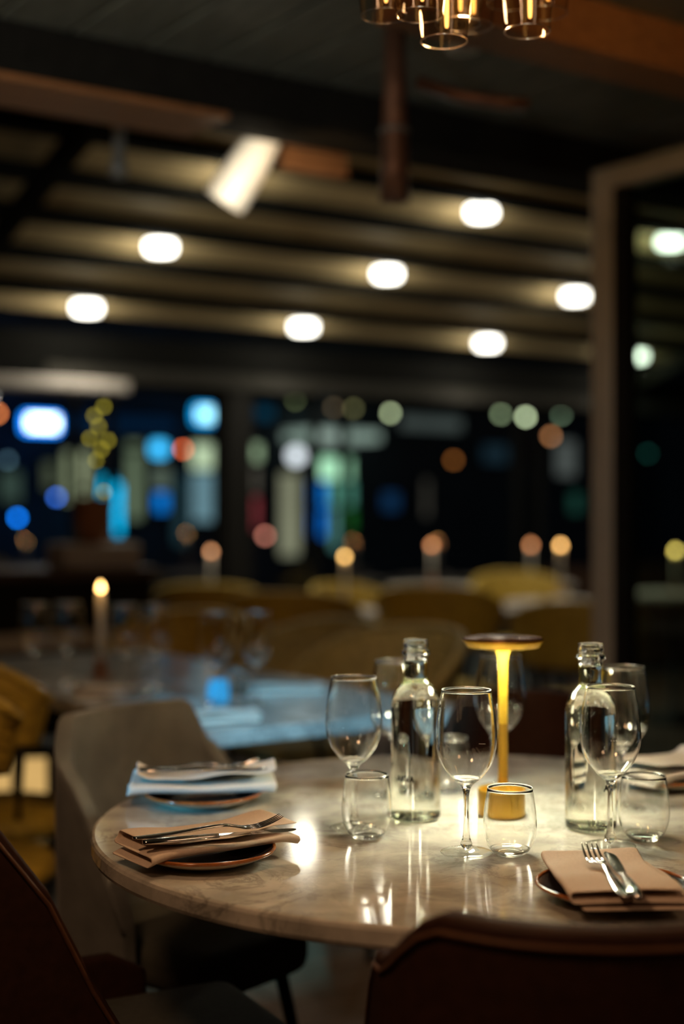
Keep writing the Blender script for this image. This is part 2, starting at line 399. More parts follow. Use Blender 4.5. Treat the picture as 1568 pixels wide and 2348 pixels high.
# ================================================================== STREET
BF = 19.0
def rng(px0, px1, py0, py1, b=BF):
    a0, z1 = on_b(px0, py0, b); a1, _ = on_b(px1, py0, b)
    _, z0 = on_b((px0+px1)/2, py1, b); _, z1 = on_b((px0+px1)/2, py0, b)
    return a0, a1, z0, z1
bld = thing('shop_building', 'dark street building with lit shop windows seen through the terrace glass', 'building')
bm = bmesh.new(); box_ab(bm, -14, 34, BF+0.25, BF+0.8, -0.15, 9); fin('facade_wall', bm, M['facade'], bld)
shop = [  # px0 px1 py0 py1  srgb
    (158, 214, 1035, 1150, (120, 128, 100)), (302, 338, 1012, 1190, (84, 96, 76)), (360, 402, 1070, 1125, (70, 80, 70)),
    (366, 398, 1128, 1172, (10, 110, 200)), (452, 518, 1018, 1075, (165, 182, 150)), (452, 518, 1082, 1195, (84, 112, 122)),
    (572, 612, 1018, 1055, (140, 160, 128)), (572, 606, 1070, 1130, (75, 70, 62)), (572, 606, 1140, 1215, (128, 52, 56)),
    (655, 700, 1085, 1275, (112, 112, 92)), (722, 762, 1105, 1160, (0, 100, 185)), (722, 758, 1168, 1230, (0, 100, 195)),
    (735, 822, 1050, 1098, (140, 190, 155)), (770, 826, 1104, 1160, (70, 125, 108)), (772, 800, 1168, 1260, (60, 100, 95)),
    (802, 828, 1168, 1215, (20, 70, 25)), (930, 1075, 955, 985, (52, 58, 56)), (985, 1000, 1100, 1185, (55, 52, 46)),
    (1120, 1180, 1020, 1060, (18, 32, 40)), (1290, 1335, 1010, 1090, (66, 70, 68)), (1320, 1350, 1130, 1175, (20, 50, 42)),
    (890, 930, 1130, 1170, (12, 38, 66)), (255, 290, 1190, 1310, (20, 34, 42)), (410, 440, 1090, 1250, (24, 42, 48)),
    (10, 60, 1080, 1150, (44, 58, 52)), (110, 140, 1060, 1120, (60, 66, 52)), (600, 640, 930, 960, (8, 44, 62)), (60, 420, 950, 985, (2, 20, 40)),  # last wide strip is the signs' blue glow on the wall, made as emission
]
for i, (x0, x1, y0, y1, c) in enumerate(shop):
    a0, a1, z0, z1 = rng(x0, x1, y0, y1)
    bm = bmesh.new()
    t = 0.04
    box_ab(bm, a0-t, a1+t, BF+0.15, BF+0.26, z1, z1+t); box_ab(bm, a0-t, a1+t, BF+0.15, BF+0.26, z0-t, z0)
    box_ab(bm, a0-t, a0, BF+0.15, BF+0.26, z0, z1); box_ab(bm, a1, a1+t, BF+0.15, BF+0.26, z0, z1)
    wf = fin('shop_window', bm, M['dark_frame'], bld)
    bm = bmesh.new(); box_ab(bm, a0, a1, BF+0.2, BF+0.24, z0, z1)
    fin('pane', bm, emit('lit_pane_%d' % i, lin(*c), 1.75, 0.3, 1.5), wf)
spot_light('pavement_fill', AB(4.4, 13.0, 4.5), AB(4.4, 12.0, -0.15), 110, 420, (0.95, 1.0, 0.85), 0.1, 0.6)  # added fill that brightens the paving; no lamp stands there
# awning of the bright shop
a0, a1, z0, z1 = rng(668, 830, 990, 1012)
bm = bmesh.new(); box_ab(bm, a0, a1, BF-0.5, BF+0.24, z0, z1); fin('awning_lightbox', bm, emit('awning_light', lin(132, 150, 140), 1.3), bld)

def sign(px0, px1, py0, py1, edge, core, label, b=BF-1.0, ins=0.22):
    a0, a1, z0, z1 = rng(px0, px1, py0, py1, b)
    c = AB((a0+a1)/2, b, (z0+z1)/2)
    t = thing('shop_sign', label, 'sign', c, ANG)
    w_, h_ = a1-a0, z1-z0
    bm = bmesh.new(); box(bm, (0, 0.06, 0), (w_, 0.1, h_)); fin('lightbox', bm, edge, t, bevel=min(w_, h_)*0.3, seg=4)
    if core is not None:
        bm = bmesh.new(); box(bm, (0, 0.0, 0), (w_*(1-ins), 0.03, h_*(1-ins*1.6))); fin('face', bm, core, t, bevel=0.01)
    bm = bmesh.new(); box(bm, (0, 0.6, 0), (0.06, 1.05, 0.06)); fin('bracket', bm, M['black_metal'], t)
sign(56, 140, 948, 992, emit('blue_light', (0.005, 0.22, 1.0), 5.0), emit('blue_white', (0.75, 1.0, 1.25), 8.0), 'bright blue white lit sign high above the street, leftmost')
sign(448, 520, 930, 972, emit('cyan_light', (0.0, 0.34, 0.85), 2.6), emit('cyan_white', (0.45, 1.0, 1.25), 3.2), 'cyan lit sign just left of the heavy black window post')
sign(352, 386, 1012, 1046, emit('sky_light', (0.05, 0.5, 0.98), 2.6), None, 'small sky blue lit sign below and between the two big signs')
sign(236, 268, 1092, 1150, emit('cyan_light2', (0.0, 0.50, 0.85), 1.7), None, 'upright cyan lit sign behind the fairy light branches', BF-1.0)

sign(270, 279, 1110, 1225, emit('cyan_light3', (0.0, 0.42, 0.8), 3.0), None, 'thin upright cyan light strip beside the cyan sign behind the fairy lights', BF-0.9)

def globe(name, px, py, d, c, b, label, cat='lamp', group=None, mul=1.0, r=None):
    """street lamp: globe, collar and arm; its light is set by how much the lens spreads it"""
    a, z = on_b(px, py, b); k_ = (px-784)/F; Y = b/(DX-DY*k_)
    blur = 0.0357*F*(1/1.93-1/Y); e = max(12.0, d-blur) if r is None else r
    R = e/F*Y/2
    f_ = max(1.0, (blur/e)**2)*mul
    t = thing(name, label, cat, AB(a, b, z), ANG, group)
    bm = bmesh.new(); ell(bm, (0, 0, 0), (R, R, R)); fin('globe', bm, emit('glow', lin(*c), f_), t, True)
    bm = bmesh.new(); lathe(bm, [(0, R*1.25), (R*0.4, R*1.25), (R*0.45, R*0.85), (0, R*0.85)], 12); fin('collar', bm, M['black_metal'], t)
    bm = bmesh.new(); sweep(bm, [(0, 0, R*1.2), (0, 0, R*1.2+0.12), (0, 0.1, R*1.2+0.2), (0, 0.5, R*1.2+0.2)], 0.012, 8); fin('arm', bm, M['black_metal'], t)
SL_ = 'street globe lamps outside the terrace'
for px, py, d, c, lab in [
    (677, 917, 58, (62, 68, 42), 'dim olive globe lamp highest right of the black post'),
    (765, 935, 54, (48, 40, 28), 'faint brown globe lamp left of the olive one near the header'),
    (810, 937, 56, (66, 64, 40), 'olive globe lamp next to the faint brown lamp'),
    (895, 947, 60, (142, 152, 118), 'pale green globe lamp standing alone above the middle windows'),
    (1148, 950, 52, (94, 106, 80), 'soft green globe lamp left of the brightest right-hand lamp'),
    (1205, 956, 56, (150, 165, 130), 'brightest pale green globe lamp near the grey partition post'),
    (1287, 950, 54, (78, 94, 74), 'dull green globe lamp beside the grey partition post'),
    (1263, 1000, 56, (128, 84, 52), 'brown amber globe standing in for a window reflection below the dull green lamp'),  # this globe and the dark amber one imitate reflections in the window glass
    (1040, 1055, 56, (88, 50, 18), 'dark amber globe standing in for a reflection low in the middle windows'),
    (420, 1030, 56, (190, 82, 44), 'orange globe lamp beside the small sky blue sign'),
    (40, 1187, 56, (12, 112, 228), 'strong blue globe lamp low at the far left'),
    (130, 1140, 52, (40, 84, 172), 'dull blue globe lamp left of the fairy lights'),
    (190, 1180, 50, (46, 76, 96), 'slate blue globe lamp behind the terracotta pot'),
    (18, 1055, 54, (42, 60, 70), 'slate globe lamp at the left edge of the windows'),
    (608, 1228, 56, (150, 92, 78), 'reddish globe lamp just right of the black post'),
    (1485, 1040, 50, (14, 42, 40), 'dim teal globe lamp seen through the tinted partition'),
    (1515, 824, 56, (60, 128, 150), 'blue green globe lamp seen high through the tinted partition'),
    (-6, 948, 54, (200, 110, 60), 'orange globe lamp cut by the left picture edge')]:
    globe('globe_lamp', px, py, d, c, BF-2.0 if py < 1000 else BF-0.6, lab, group=SL_)
globe('globe_lamp', 679, 1045, 62, (215, 220, 228), BF-1.5, 'large white globe lamp in front of the bright shop', group=SL_, mul=1.25, r=36)

# ================================================================== TERRACE FITTINGS
# puck lights under the roof
proto = None
GL = 'puck lights under the terrace roof'
ROWS = [(5.76, [3.42, 4.87, 6.31], 'upper'), (6.53, [3.376, 4.82, 6.288], 'middle'), (7.30, [3.318, 4.753, 6.224, 7.634], 'lowest')]
ORD = ['first', 'second', 'third', 'fourth']
for b, aa, rowname in ROWS:
    for i, a in enumerate(aa):
        lab = '%s white puck light from the left in the %s row under the sloping roof' % (ORD[i], rowname)
        loc = AB(a, b, roof_z(b))
        if proto is None:
            proto = thing('puck_light', lab, 'lamp', loc, ANG, GL)
            bm = bmesh.new(); lathe(bm, [(0, -0.022), (0.064, -0.022), (0.074, -0.012), (0.074, 0.03), (0, 0.03)], 28); fin('diffuser', bm, M['puck'], proto)
            bm = bmesh.new(); lathe(bm, [(0, 0.03), (0.06, 0.03), (0.06, 0.10), (0, 0.10)], 20); fin('mount', bm, M['lamp_shell'], proto)
            o = proto
        else:
            o = dup(proto, loc, ANG, lab, GL)
        l = bpy.data.lights.new('puck_glow', 'POINT'); l.energy = 3.4; l.color = (1.0, 0.93, 0.70); l.shadow_soft_size = 0.05
        lo = bpy.data.objects.new('puck_glow', l); COL.objects.link(lo); lo.location = loc + Vector((0, 0, -0.075))
        spot_light('puck_beam', loc + Vector((0, 0, -0.08)), loc + Vector((0, 0, -2)), 120, 16.0, (1.0, 0.93, 0.76), 0.05, 0.8)

# pale pelmet box over the left windows, lit by an unseen spot
a0, a1, z0, z1 = rng(-60, 290, 866, 892, 7.45)
bm = bmesh.new(); box_ab(bm, a0, a1, 7.4, 7.56, z0, z1)
tag(fin('pelmet_box', bm, M['stone_tray'], bevel=0.01), 'long pale pelmet box above the left windows under the header', 'pelmet')
spot_light('pelmet_wash', AB((a0+a1)/2, 6.9, 1.95), AB((a0+a1)/2, 7.45, 2.0), 120, 1.2, (1, 0.92, 0.8))

# white bell spotlight under the lintel
c = at(572, 372, 4.35)
t = thing('bell_spotlight', 'white bell shaped spotlight tilted down to the left below the lintel', 'lamp', c)
bm = bmesh.new(); lathe(bm, smooth_prof([(0, 0.13), (0.03, 0.125), (0.055, 0.09), (0.07, 0.03), (0.078, -0.06), (0.08, -0.115), (0.074, -0.115), (0.07, -0.06), (0.06, 0.03), (0, 0.06)], 3), 28)
o = fin('bell', bm, M['lamp_shell'], t, True); o.rotation_euler = (math.radians(10), math.radians(34), 0); o.scale = (0.85, 0.85, 1.2)
bm = bmesh.new(); lathe(bm, [(0, -0.095), (0.064, -0.095), (0.06, -0.07), (0, -0.07)], 24)
o2 = fin('lens', bm, emit('spot_lens', (1, 0.88, 0.68), 2.2), t, True); o2.rotation_euler = o.rotation_euler; o2.scale = o.scale
bm = bmesh.new(); sweep(bm, [(0.075, 0.01, 0.11), (0.09, 0, 0.20), (0.09, 0, 0.27)], 0.012, 10); fin('stem', bm, M['lamp_shell'], t)
spot_light('bell_wash', at(540, 470, 4.0), c, 60, 9.0, (1, 0.88, 0.68))  # extra unseen spot, added to make the bell shell brighter

# grey drop pipe, copper duct, conduit, recessed downlight, vent
p = at(272, 240, 4.5)
t = thing('drop_pipe', 'grey vertical pipe hanging from the lintel at the left', 'pipe', (p.x, p.y, 0))
bm = bmesh.new(); sweep(bm, [(0, 0, 2.30), (0, 0, 3.0)], 0.018, 12); fin('pipe', bm, M['grey_pipe'], t, True)
bm = bmesh.new(); lathe(bm, [(0, 2.29), (0.028, 2.29), (0.028, 2.335), (0, 2.335)], 14); fin('end_cap', bm, M['grey_pipe'], t)
p = at(905, 300, 3.62)
t = thing('copper_duct', 'brown copper duct standing upright against the black lintel', 'duct', (p.x, p.y, 0))
bm = bmesh.new(); lathe(bm, [(0, 2.02), (0.038, 2.02), (0.036, 2.12), (0.030, 2.3), (0.028, 2.455), (0, 2.455)], 20); fin('duct', bm, M['copper'], t, True)
bm = bmesh.new(); torus(bm, 0.034, 0.007, 2.2, 20); fin('band', bm, M['grey_pipe'], t, True)
bm = bmesh.new(); sweep(bm, [at(960, 190, 3.45), at(1060, 222, 3.42), at(1150, 236, 3.4), at(1205, 240, 3.42)], [(0.022, 0.016)]*4, 10)
tag(fin('ceiling_conduit', bm, M['copper'], None, True), 'brown conduit slanting under the dark ceiling right of the copper duct', 'conduit')
p = on_z(1062, 2*1174-112, 2*CAM_Z-ZC)
t = thing('recessed_downlight', 'unlit round recessed downlight in the ceiling below the chandelier', 'lamp', (p.x, p.y, ZC))
bm = bmesh.new(); lathe(bm, [(0.028, -0.004), (0.042, -0.005), (0.045, 0.0), (0.028, 0.0)], 28); fin('ring', bm, M['lamp_shell'], t, True)
bm = bmesh.new(); lathe(bm, [(0, 0.0), (0.028, -0.002), (0.028, 0.0)], 24); fin('lens', bm, M['stone_tray'], t)
p = at(722, 352, 4.5)
t = thing('slatted_vent', 'orange brown slatted wooden vent below the lintel right of the bell spotlight', 'vent', p, ANG)
bm = bmesh.new(); box(bm, (0, 0.03, 0), (0.24, 0.02, 0.13)); fin('backing', bm, M['wood_dark'], t)
for i in range(6):
    bm = bmesh.new(); box(bm, (0, 0, -0.054+i*0.0215), (0.235, 0.03, 0.012)); fin('slat', bm, M['wood_warm'], t)
spot_light('vent_wash', at(735, 480, 3.95), p, 60, 4.0, (1, 0.62, 0.28))  # added light with no fixture, brings out the orange of the slats

# ================================================================== FURNITURE
TZ = 0.75
TC = (0.2164, 2.2227)
t = thing('dining_table', 'round white marble dining table on a black pedestal in the foreground', 'table', (TC[0], TC[1], 0))
bm = bmesh.new(); lathe(bm, [(0, TZ-0.03), (0.592, TZ-0.03), (0.598, TZ-0.027), (0.600, TZ-0.022), (0.600, TZ-0.006), (0.598, TZ-0.002), (0.594, TZ), (0, TZ)], 160)
o = fin('tabletop', bm, M['marble'], t)
for pg in o.data.polygons: pg.use_smooth = False
bm = bmesh.new(); lathe(bm, [(0, 0.03), (0.05, 0.03), (0.045, 0.35), (0.05, TZ-0.04), (0.14, TZ-0.035), (0.14, TZ-0.03), (0, TZ-0.03)], 32); fin('pedestal', bm, M['black_metal'], t, True)
bm = bmesh.new(); lathe(bm, [(0, 0), (0.28, 0), (0.285, 0.012), (0.06, 0.035), (0, 0.035)], 48); fin('base', bm, M['black_metal'], t, True)

def shell_chair(name, label, loc, rz, shell_m, seat_m, pipe_m, top=0.83, arm=0.53, w=0.22, flat=0.0, group=None, cat='chair', drop=0.05, cs=0.70, fy=0.17, sf=0.255, sz=0.425):
    """upholstered shell chair facing local +y: the back wraps round and falls to low arms"""
    t = thing(name, label, cat, loc, rz, group)
    path = []
    for i in range(7): path.append((w, fy-(fy+0.05)*i/6, 0.0))
    for i in range(1, 24):
        th = PI*i/24
        path.append((w*math.cos(th), -0.05-(0.20-flat)*math.sin(th)**(0.8), 1.0))
    for i in range(7): path.append((-w, -0.05+(fy+0.05)*i/6, 0.0))
    n = len(path)
    def ztop(i):
        x, y, _ = path[i]
        if y <= -0.05:
            s = min(1.0, max(0.0, (abs(x)/w-cs)/(1-cs))); return top - drop*s**2.2
        u = min(1.0, (y+0.05)/0.19); u2 = u*u*(3-2*u)
        z = (top-drop) + (arm-(top-drop))*(0.55*u+0.45*u2)
        if y > fy-0.05: z -= 0.03*((y-fy+0.05)/0.05)**2
        return z
    nv = 9; bm = bmesh.new(); grid = []; tops = []
    for i in range(n):
        x, y, _ = path[i]; col = []
        zt = ztop(i)
        for j in range(nv+1):
            v = j/nv; z = 0.40 + (zt-0.40)*v
            lean = 1.0 + 0.10*(z-0.42)/0.4
            yy = y*lean if y < 0 else y
            col.append(bm.verts.new((x*(0.93+0.07*min(1, (z-0.38)/0.2)), yy, z)))
        grid.append(col); tops.append(col[-1].co.copy())
    for i in range(n-1):
        for j in range(nv): bm.faces.new((grid[i][j], grid[i+1][j], grid[i+1][j+1], grid[i][j+1]))
    fin('backrest', bm, shell_m, t, True, solid=0.032, bevel=0.012, seg=3)
    bm = bmesh.new(); sweep(bm, [Vector((p.x*1.075, p.y*1.06 if p.y < 0 else p.y, p.z-0.018)) for p in tops], 0.0035, 6); fin('piping', bm, pipe_m, t, True)
    bm = bmesh.new(); box(bm, (0, (sf-0.215)/2, sz), (2*w-0.09, sf+0.215, 0.09)); o = fin('seat', bm, seat_m, t, True, bevel=0.035, seg=4)
    for sx in (-1, 1):
        for sy in (-1, 1):
            bm = bmesh.new(); sweep(bm, [(sx*0.14, 0.02+sy*0.14, 0.39), (sx*0.2, 0.02+sy*0.2, 0.0)], [0.014, 0.009], 10); fin('leg', bm, M['black_metal'], t, True)
    return t
G_SH = 'shell chairs round the marble table'
shell_chair('shell_chair', 'dark brown leather shell chair in front of the marble table, back to us', (0.268, 1.645, 0), math.radians(4), M['leather'], M['grey_seat'], M['piping'], group=G_SH, drop=0.082, cs=0.76)
shell_chair('shell_chair', 'brown leather shell chair with raised piping, cut by the left frame edge', (-0.492, 2.017, 0), math.radians(-62), M['leather'], M['grey_seat'], M['piping'], top=0.865, drop=0.03, group=G_SH, fy=0.30, arm=0.51, sf=0.44, sz=0.415)
shell_chair('shell_chair', 'grey upholstered shell chair behind the left side of the marble table', (-0.335, 2.68, 0), math.radians(-129), M['grey_fabric'], M['grey_seat'], M['grey_fabric'], flat=0.14, top=0.855, w=0.185, drop=0.09, cs=0.8, fy=0.10, arm=0.5, group=G_SH)
shell_chair('shell_chair', 'brown leather shell chair behind the marble table beyond the gold lamp', (0.375, 3.06, 0), math.radians(168), M['leather'], M['grey_seat'], M['piping'], top=0.815, w=0.17, group=G_SH)

# ---- second table (long) and far tables
def rect_table(name, label, c, rz, L, W, top_m, leg_m, panel=False, z=TZ):
    t = thing(name, label, 'table', (c[0], c[1], 0), rz)
    bm = bmesh.new(); box(bm, (0, 0, z-0.0175), (L, W, 0.035)); fin('tabletop', bm, top_m, t, bevel=0.004)
    if panel:
        bm = bmesh.new(); box(bm, (0, -W/2+0.16, (z-0.045)/2+0.005), (L*0.7, 0.05, z-0.045)); fin('apron_panel', bm, leg_m, t)
    for sx in (-1, 1):
        for sy in (-1, 1):
            bm = bmesh.new(); box(bm, (sx*(L/2-0.06), sy*(W/2-0.06), (z-0.035)/2), (0.05, 0.05, z-0.035)); fin('leg', bm, M['black_metal'], t)
    return t
t2p = AB(1.87, 3.61); t2c = (t2p.x, t2p.y); t2r = ANG + PI/2
rect_table('long_table', 'long grey marble table with blue lit edge behind the grey chair', t2c, t2r, 1.8, 0.78, M['marble2'], M['wood_dark'])
TB = {}
for nm, a_, b_, lab in [
    ('t3', 4.55, 5.52, 'round pale bistro table among yellow chairs at the middle of the terrace'),
    ('t4', 5.28, 5.59, 'round pale bistro table beside the grey partition post'),
    ('t5', 4.0, 6.95, 'round pale bistro table near the heavy black window post'),
    ('t6', 3.90, 5.70, 'round pale bistro table carrying the brightest terrace candle'),
    ('t7', 5.70, 7.22, 'round pale bistro table by the windows, behind the middle chairs'),
    ('t9', 6.466, 5.865, 'round pale bistro table seen through the tinted partition at the right frame edge'),
    ('t8', 6.5, 7.18, 'round pale bistro table in the far right corner of the terrace')]:
    p = AB(a_, b_); TB[nm] = (p.x, p.y)
    t = thing('bistro_table', lab, 'table', (p.x, p.y, 0))
    bm = bmesh.new(); lathe(bm, [(0, TZ-0.03), (0.30, TZ-0.03), (0.30, TZ), (0, TZ)], 36); fin('tabletop', bm, M['stone_tray'], t)
    bm = bmesh.new(); lathe(bm, [(0, 0.0), (0.2, 0.0), (0.2, 0.015), (0.025, 0.03), (0.025, TZ-0.03), (0, TZ-0.03)], 24); fin('pedestal', bm, M['black_metal'], t, True)

def rattan_chair(label, loc, rz, m, group='mustard rattan chairs on the terrace', h=0.86):
    t = thing('rattan_chair', label, 'chair', loc, rz, group)
    bm = bmesh.new(); cols = []; n = 22; tops = []
    zl = h-0.27
    def band(u, v):
        th = math.radians(-100+200*u); zt = h - 0.15*(abs(u-0.5)*2)**2.6; r = 0.232+0.05*v
        return Vector((r*math.sin(th), -r*math.cos(th), zl+(zt-zl)*v))
    for i in range(n+1):
        cols.append([bm.verts.new(band(i/n, j/6)) for j in range(7)]); tops.append(cols[-1][-1].co.copy())
    for i in range(n):
        for j in range(6): bm.faces.new((cols[i][j], cols[i+1][j], cols[i+1][j+1], cols[i][j+1]))
    fin('backrest', bm, m, t, True, solid=0.012)
    bm = bmesh.new(); sweep(bm, tops, 0.014, 8); fin('rim', bm, m, t, True)
    bm = bmesh.new()
    for q in range(5): sweep(bm, [band(0.01+0.98*i/20, (q+0.5)/5.5)*1.0 + Vector((0, 0, 0)) for i in range(21)], 0.0095, 5)
    o = fin('weave', bm, m, t, True); o['kind'] = 'stuff'
    for i in range(6):
        p_ = band((i+0.3)/5.6, 0.05); bm = bmesh.new(); sweep(bm, [(p_.x*0.82, p_.y*0.82, 0.43), (p_.x, p_.y, p_.z+0.03)], 0.009, 8); fin('back_post', bm, M['black_metal'], t, True)
    bm = bmesh.new(); lathe(bm, [(0, 0.40), (0.22, 0.40), (0.235, 0.42), (0.22, 0.45), (0, 0.455)], 28); fin('seat', bm, m, t, True)
    for sx in (-1, 1):
        for sy in (-1, 1):
            bm = bmesh.new(); sweep(bm, [(sx*0.15, sy*0.15, 0.41), (sx*0.2, sy*0.2, 0)], 0.012, 8); fin('leg', bm, M['black_metal'], t, True)
    return t
def toward(p, q): return math.atan2(q[1]-p[1], q[0]-p[0]) - PI/2
ch = [
    (1.37, 3.62, 'yellow', (2.0, 3.62), 'yellow woven chair on the left side of the long table, beyond the grey chair', 0.91),
    (1.10, 3.14, 'yellow', (2.0, 3.14), 'yellow woven chair cut by the left frame edge', 0.94),
    (2.55, 4.86, 'yellow', (1.9, 4.5), 'mustard woven chair beyond the far right corner of the long table', 0.83),
    (2.66, 4.13, 'olive', (1.9, 4.0), 'olive woven chair on the right side of the long table, farther one', 0.84),
    (2.44, 3.40, 'olive', (1.9, 3.3), 'pale olive round-backed woven chair right of the long table, nearer one', 0.875),
    (3.55, 6.32, 'yellow', TB['t5'], 'dark mustard woven chair near the heavy black post', 0.87),
    (3.25, 5.05, 'yellow', TB['t6'], 'mustard woven chair in front of the brightest terrace candle', 0.90),
    (4.43, 6.20, 'yellow', TB['t3'], 'mustard woven chair behind the middle bistro table', 0.83),
    (4.0, 5.02, 'yellow', TB['t3'], 'mustard woven chair in front of the middle bistro table', 0.90),
    (5.77, 6.47, 'yellow', TB['t4'], 'large bright mustard woven chair left of the partition candle', 0.85),
    (4.23, 4.37, 'yellow', TB['t4'], 'ochre woven chair beside the grey partition post', 0.86)]
for a_, b_, m, tgt, lab, h in ch:
    p = AB(a_, b_)
    if isinstance(tgt, tuple) and tgt[1] == b_ or tgt in [(1.9, 4.5), (1.9, 4.0), (1.9, 3.3)]:
        q = AB(*tgt); tgt = (q.x, q.y)
    rattan_chair(lab, (p.x, p.y, 0), toward(p, tgt), M[m], h=h)

# ---- bar cabinet with tray, terracotta pot and fairy-light branches
p0 = on_b(-150, 1310, 4.9); 
aL = -1.9; aR = on_b(352, 1300, 5.3)[0]
t = thing('bar_cabinet', 'black bar cabinet at the back left of the terrace', 'cabinet', AB((aL+aR)/2, 5.3, 0), ANG)
Wd = aR-aL
bm = bmesh.new(); box(bm, (0, 0.25, 0.5), (Wd, 0.5, 0.92)); fin('body', bm, M['black_paint'], t, bevel=0.004)
bm = bmesh.new(); box(bm, (0, 0.25, 0.98), (Wd+0.04, 0.54, 0.04)); fin('countertop', bm, M['wood_dark'], t, bevel=0.004)
bm = bmesh.new(); box(bm, (0, -0.005, 0.72), (Wd-0.1, 0.02, 0.07)); fin('shelf_lip', bm, M['stone_tray'], t)
for i in range(4):
    bm = bmesh.new(); box(bm, (-Wd/2+Wd*(i+0.5)/4, -0.01, 0.36), (Wd/4-0.03, 0.02, 0.6)); fin('door', bm, M['black_paint'], t, bevel=0.003)
aC = on_b(215, 1280, 5.45)[0]
t = thing('planter_tray', 'pale stone planter tray on the black bar cabinet', 'tray', AB(aC, 5.45, 1.0), ANG)
bm = bmesh.new(); box(bm, (0, 0, 0.05), (0.34, 0.2, 0.1)); fin('tray', bm, M['stone_tray'], t, bevel=0.012)
t = thing('terracotta_pot', 'terracotta pot standing in the pale tray with lit branches', 'pot', AB(aC, 5.45, 1.1), ANG)
bm = bmesh.new(); lathe(bm, [(0, 0), (0.06, 0), (0.075, 0.1), (0.085, 0.17), (0.09, 0.19), (0.08, 0.19), (0.07, 0.1), (0, 0.09)], 28); fin('pot', bm, M['terracotta'], t, True)
FL = [(243, 932), (226, 952), (222, 978), (218, 1004), (247, 1010), (236, 1030), (232, 1055), (238, 1128)]
t = thing('fairy_light_branches', 'bare branches with small yellow fairy lights in the terracotta pot', 'plant', AB(aC, 5.45, 1.2), ANG)
fe = emit('fairy_light', (0.62, 0.52, 0.05), 2.6)
base = AB(aC, 5.45, 1.2)
inv = Matrix.Rotation(-ANG, 3, 'Z')
for i, (px, py) in enumerate(FL):
    a, z = on_b(px, py, 5.45 + random.uniform(-0.06, 0.06)); q = inv @ (AB(a, 5.45, z) - base)
    bm = bmesh.new(); sweep(bm, [(0, 0, -0.08), (q.x*0.3, q.y*0.3, q.z*0.5), (q.x, q.y, q.z)], [0.006, 0.004, 0.002], 6); fin('branch', bm, M['twig'], t, True)
    bm = bmesh.new(); ell(bm, q, (0.0095,)*3, 10, 8); fin('light_bulb', bm, fe, t, True)

# floor lantern glowing low at the left
c = at(42, 1830, 4.6)
t = thing('floor_lantern', 'glowing cream floor lantern low at the left behind the grey chair', 'lantern', (c.x, c.y, 0), 0.1)
bm = bmesh.new(); box(bm, (0, 0, 0.09), (0.24, 0.2, 0.18)); fin('base', bm, M['black_metal'], t, bevel=0.006)
bm = bmesh.new(); box(bm, (0, 0, 0.47), (0.24, 0.2, 0.04)); fin('lid', bm, M['black_metal'], t, bevel=0.006)
for sx in (-1, 0, 1):
    bm = bmesh.new(); box(bm, (sx*0.11, 0, 0.31), (0.02, 0.19, 0.28)); fin('post', bm, M['black_metal'], t)
lm = emit('lantern_glow', lin(205, 165, 100), 1.05, 0.35, 9)
for sx in (-1, 1):
    bm = bmesh.new(); box(bm, (sx*0.055, 0, 0.32), (0.085, 0.12, 0.26)); fin('pane', bm, lm, t)

# ================================================================== TABLEWARE
def wine_glass(label, loc, group=None, proto=[]):
    g = group or 'wine glasses on the round table'
    if proto: return dup(proto[0], loc, 0.0, label, g)
    t = thing('wine_glass', label, 'glass', loc, 0, g)
    bowl = dbl([(0.0155, 0.1005), (0.024, 0.109), (0.034, 0.1225), (0.0405, 0.139), (0.0434, 0.157), (0.0430, 0.175), (0.0405, 0.197), (0.0375, 0.214), (0.0347, 0.229)], 4)
    bm = bmesh.new(); lathe(bm, bowl, 64); fin('bowl', bm, M['glass'], t, True)
    bm = bmesh.new(); lathe(bm, smooth_prof([(0.0, 0.0025), (0.0085, 0.011), (0.0052, 0.022), (0.0038, 0.045), (0.0037, 0.07), (0.0046, 0.085), (0.0085, 0.0945), (0.0165, 0.1015), (0.0205, 0.1055), (0.0185, 0.1052), (0.012, 0.1015), (0.0, 0.0995)], 3), 48)
    fin('stem', bm, M['glass'], t, True)
    bm = bmesh.new(); lathe(bm, smooth_prof([(0.0075, 0.0112), (0.0115, 0.0085), (0.020, 0.0052), (0.033, 0.0026), (0.0362, 0.0012)], 3), 56); fin('foot', bm, M['thin'], t, True)
    bm = bmesh.new(); torus(bm, 0.0358, 0.0007, 0.0009, 56, 6); fin('foot_edge', bm, M['glass'], t, True)
    bm = bmesh.new(); torus(bm, 0.0342, 0.0009, 0.2293, 64, 6); fin('rim', bm, M['rim_glass'], t, True)
    proto.append(t); return t
def on_t(px, Y): return Vector(((px-784)/F*Y, Y, TZ))
W1 = wine_glass('wine glass in front of the gold lamp with a short etched line', on_t(1069, 2.005))
W5 = wine_glass('wine glass in front of the right bottle with three tiny etched rings', on_t(1399, 2.045))
W2 = wine_glass('wine glass furthest left, behind the left tumbler', on_t(811, 2.16))
W3 = wine_glass('wine glass half hidden behind the left bottle', on_t(908, 2.40))
W4 = wine_glass('wine glass directly behind the gold lamp stem', on_t(1148, 2.475))
W6 = wine_glass('wine glass half hidden behind the right bottle', on_t(1427, 2.30))
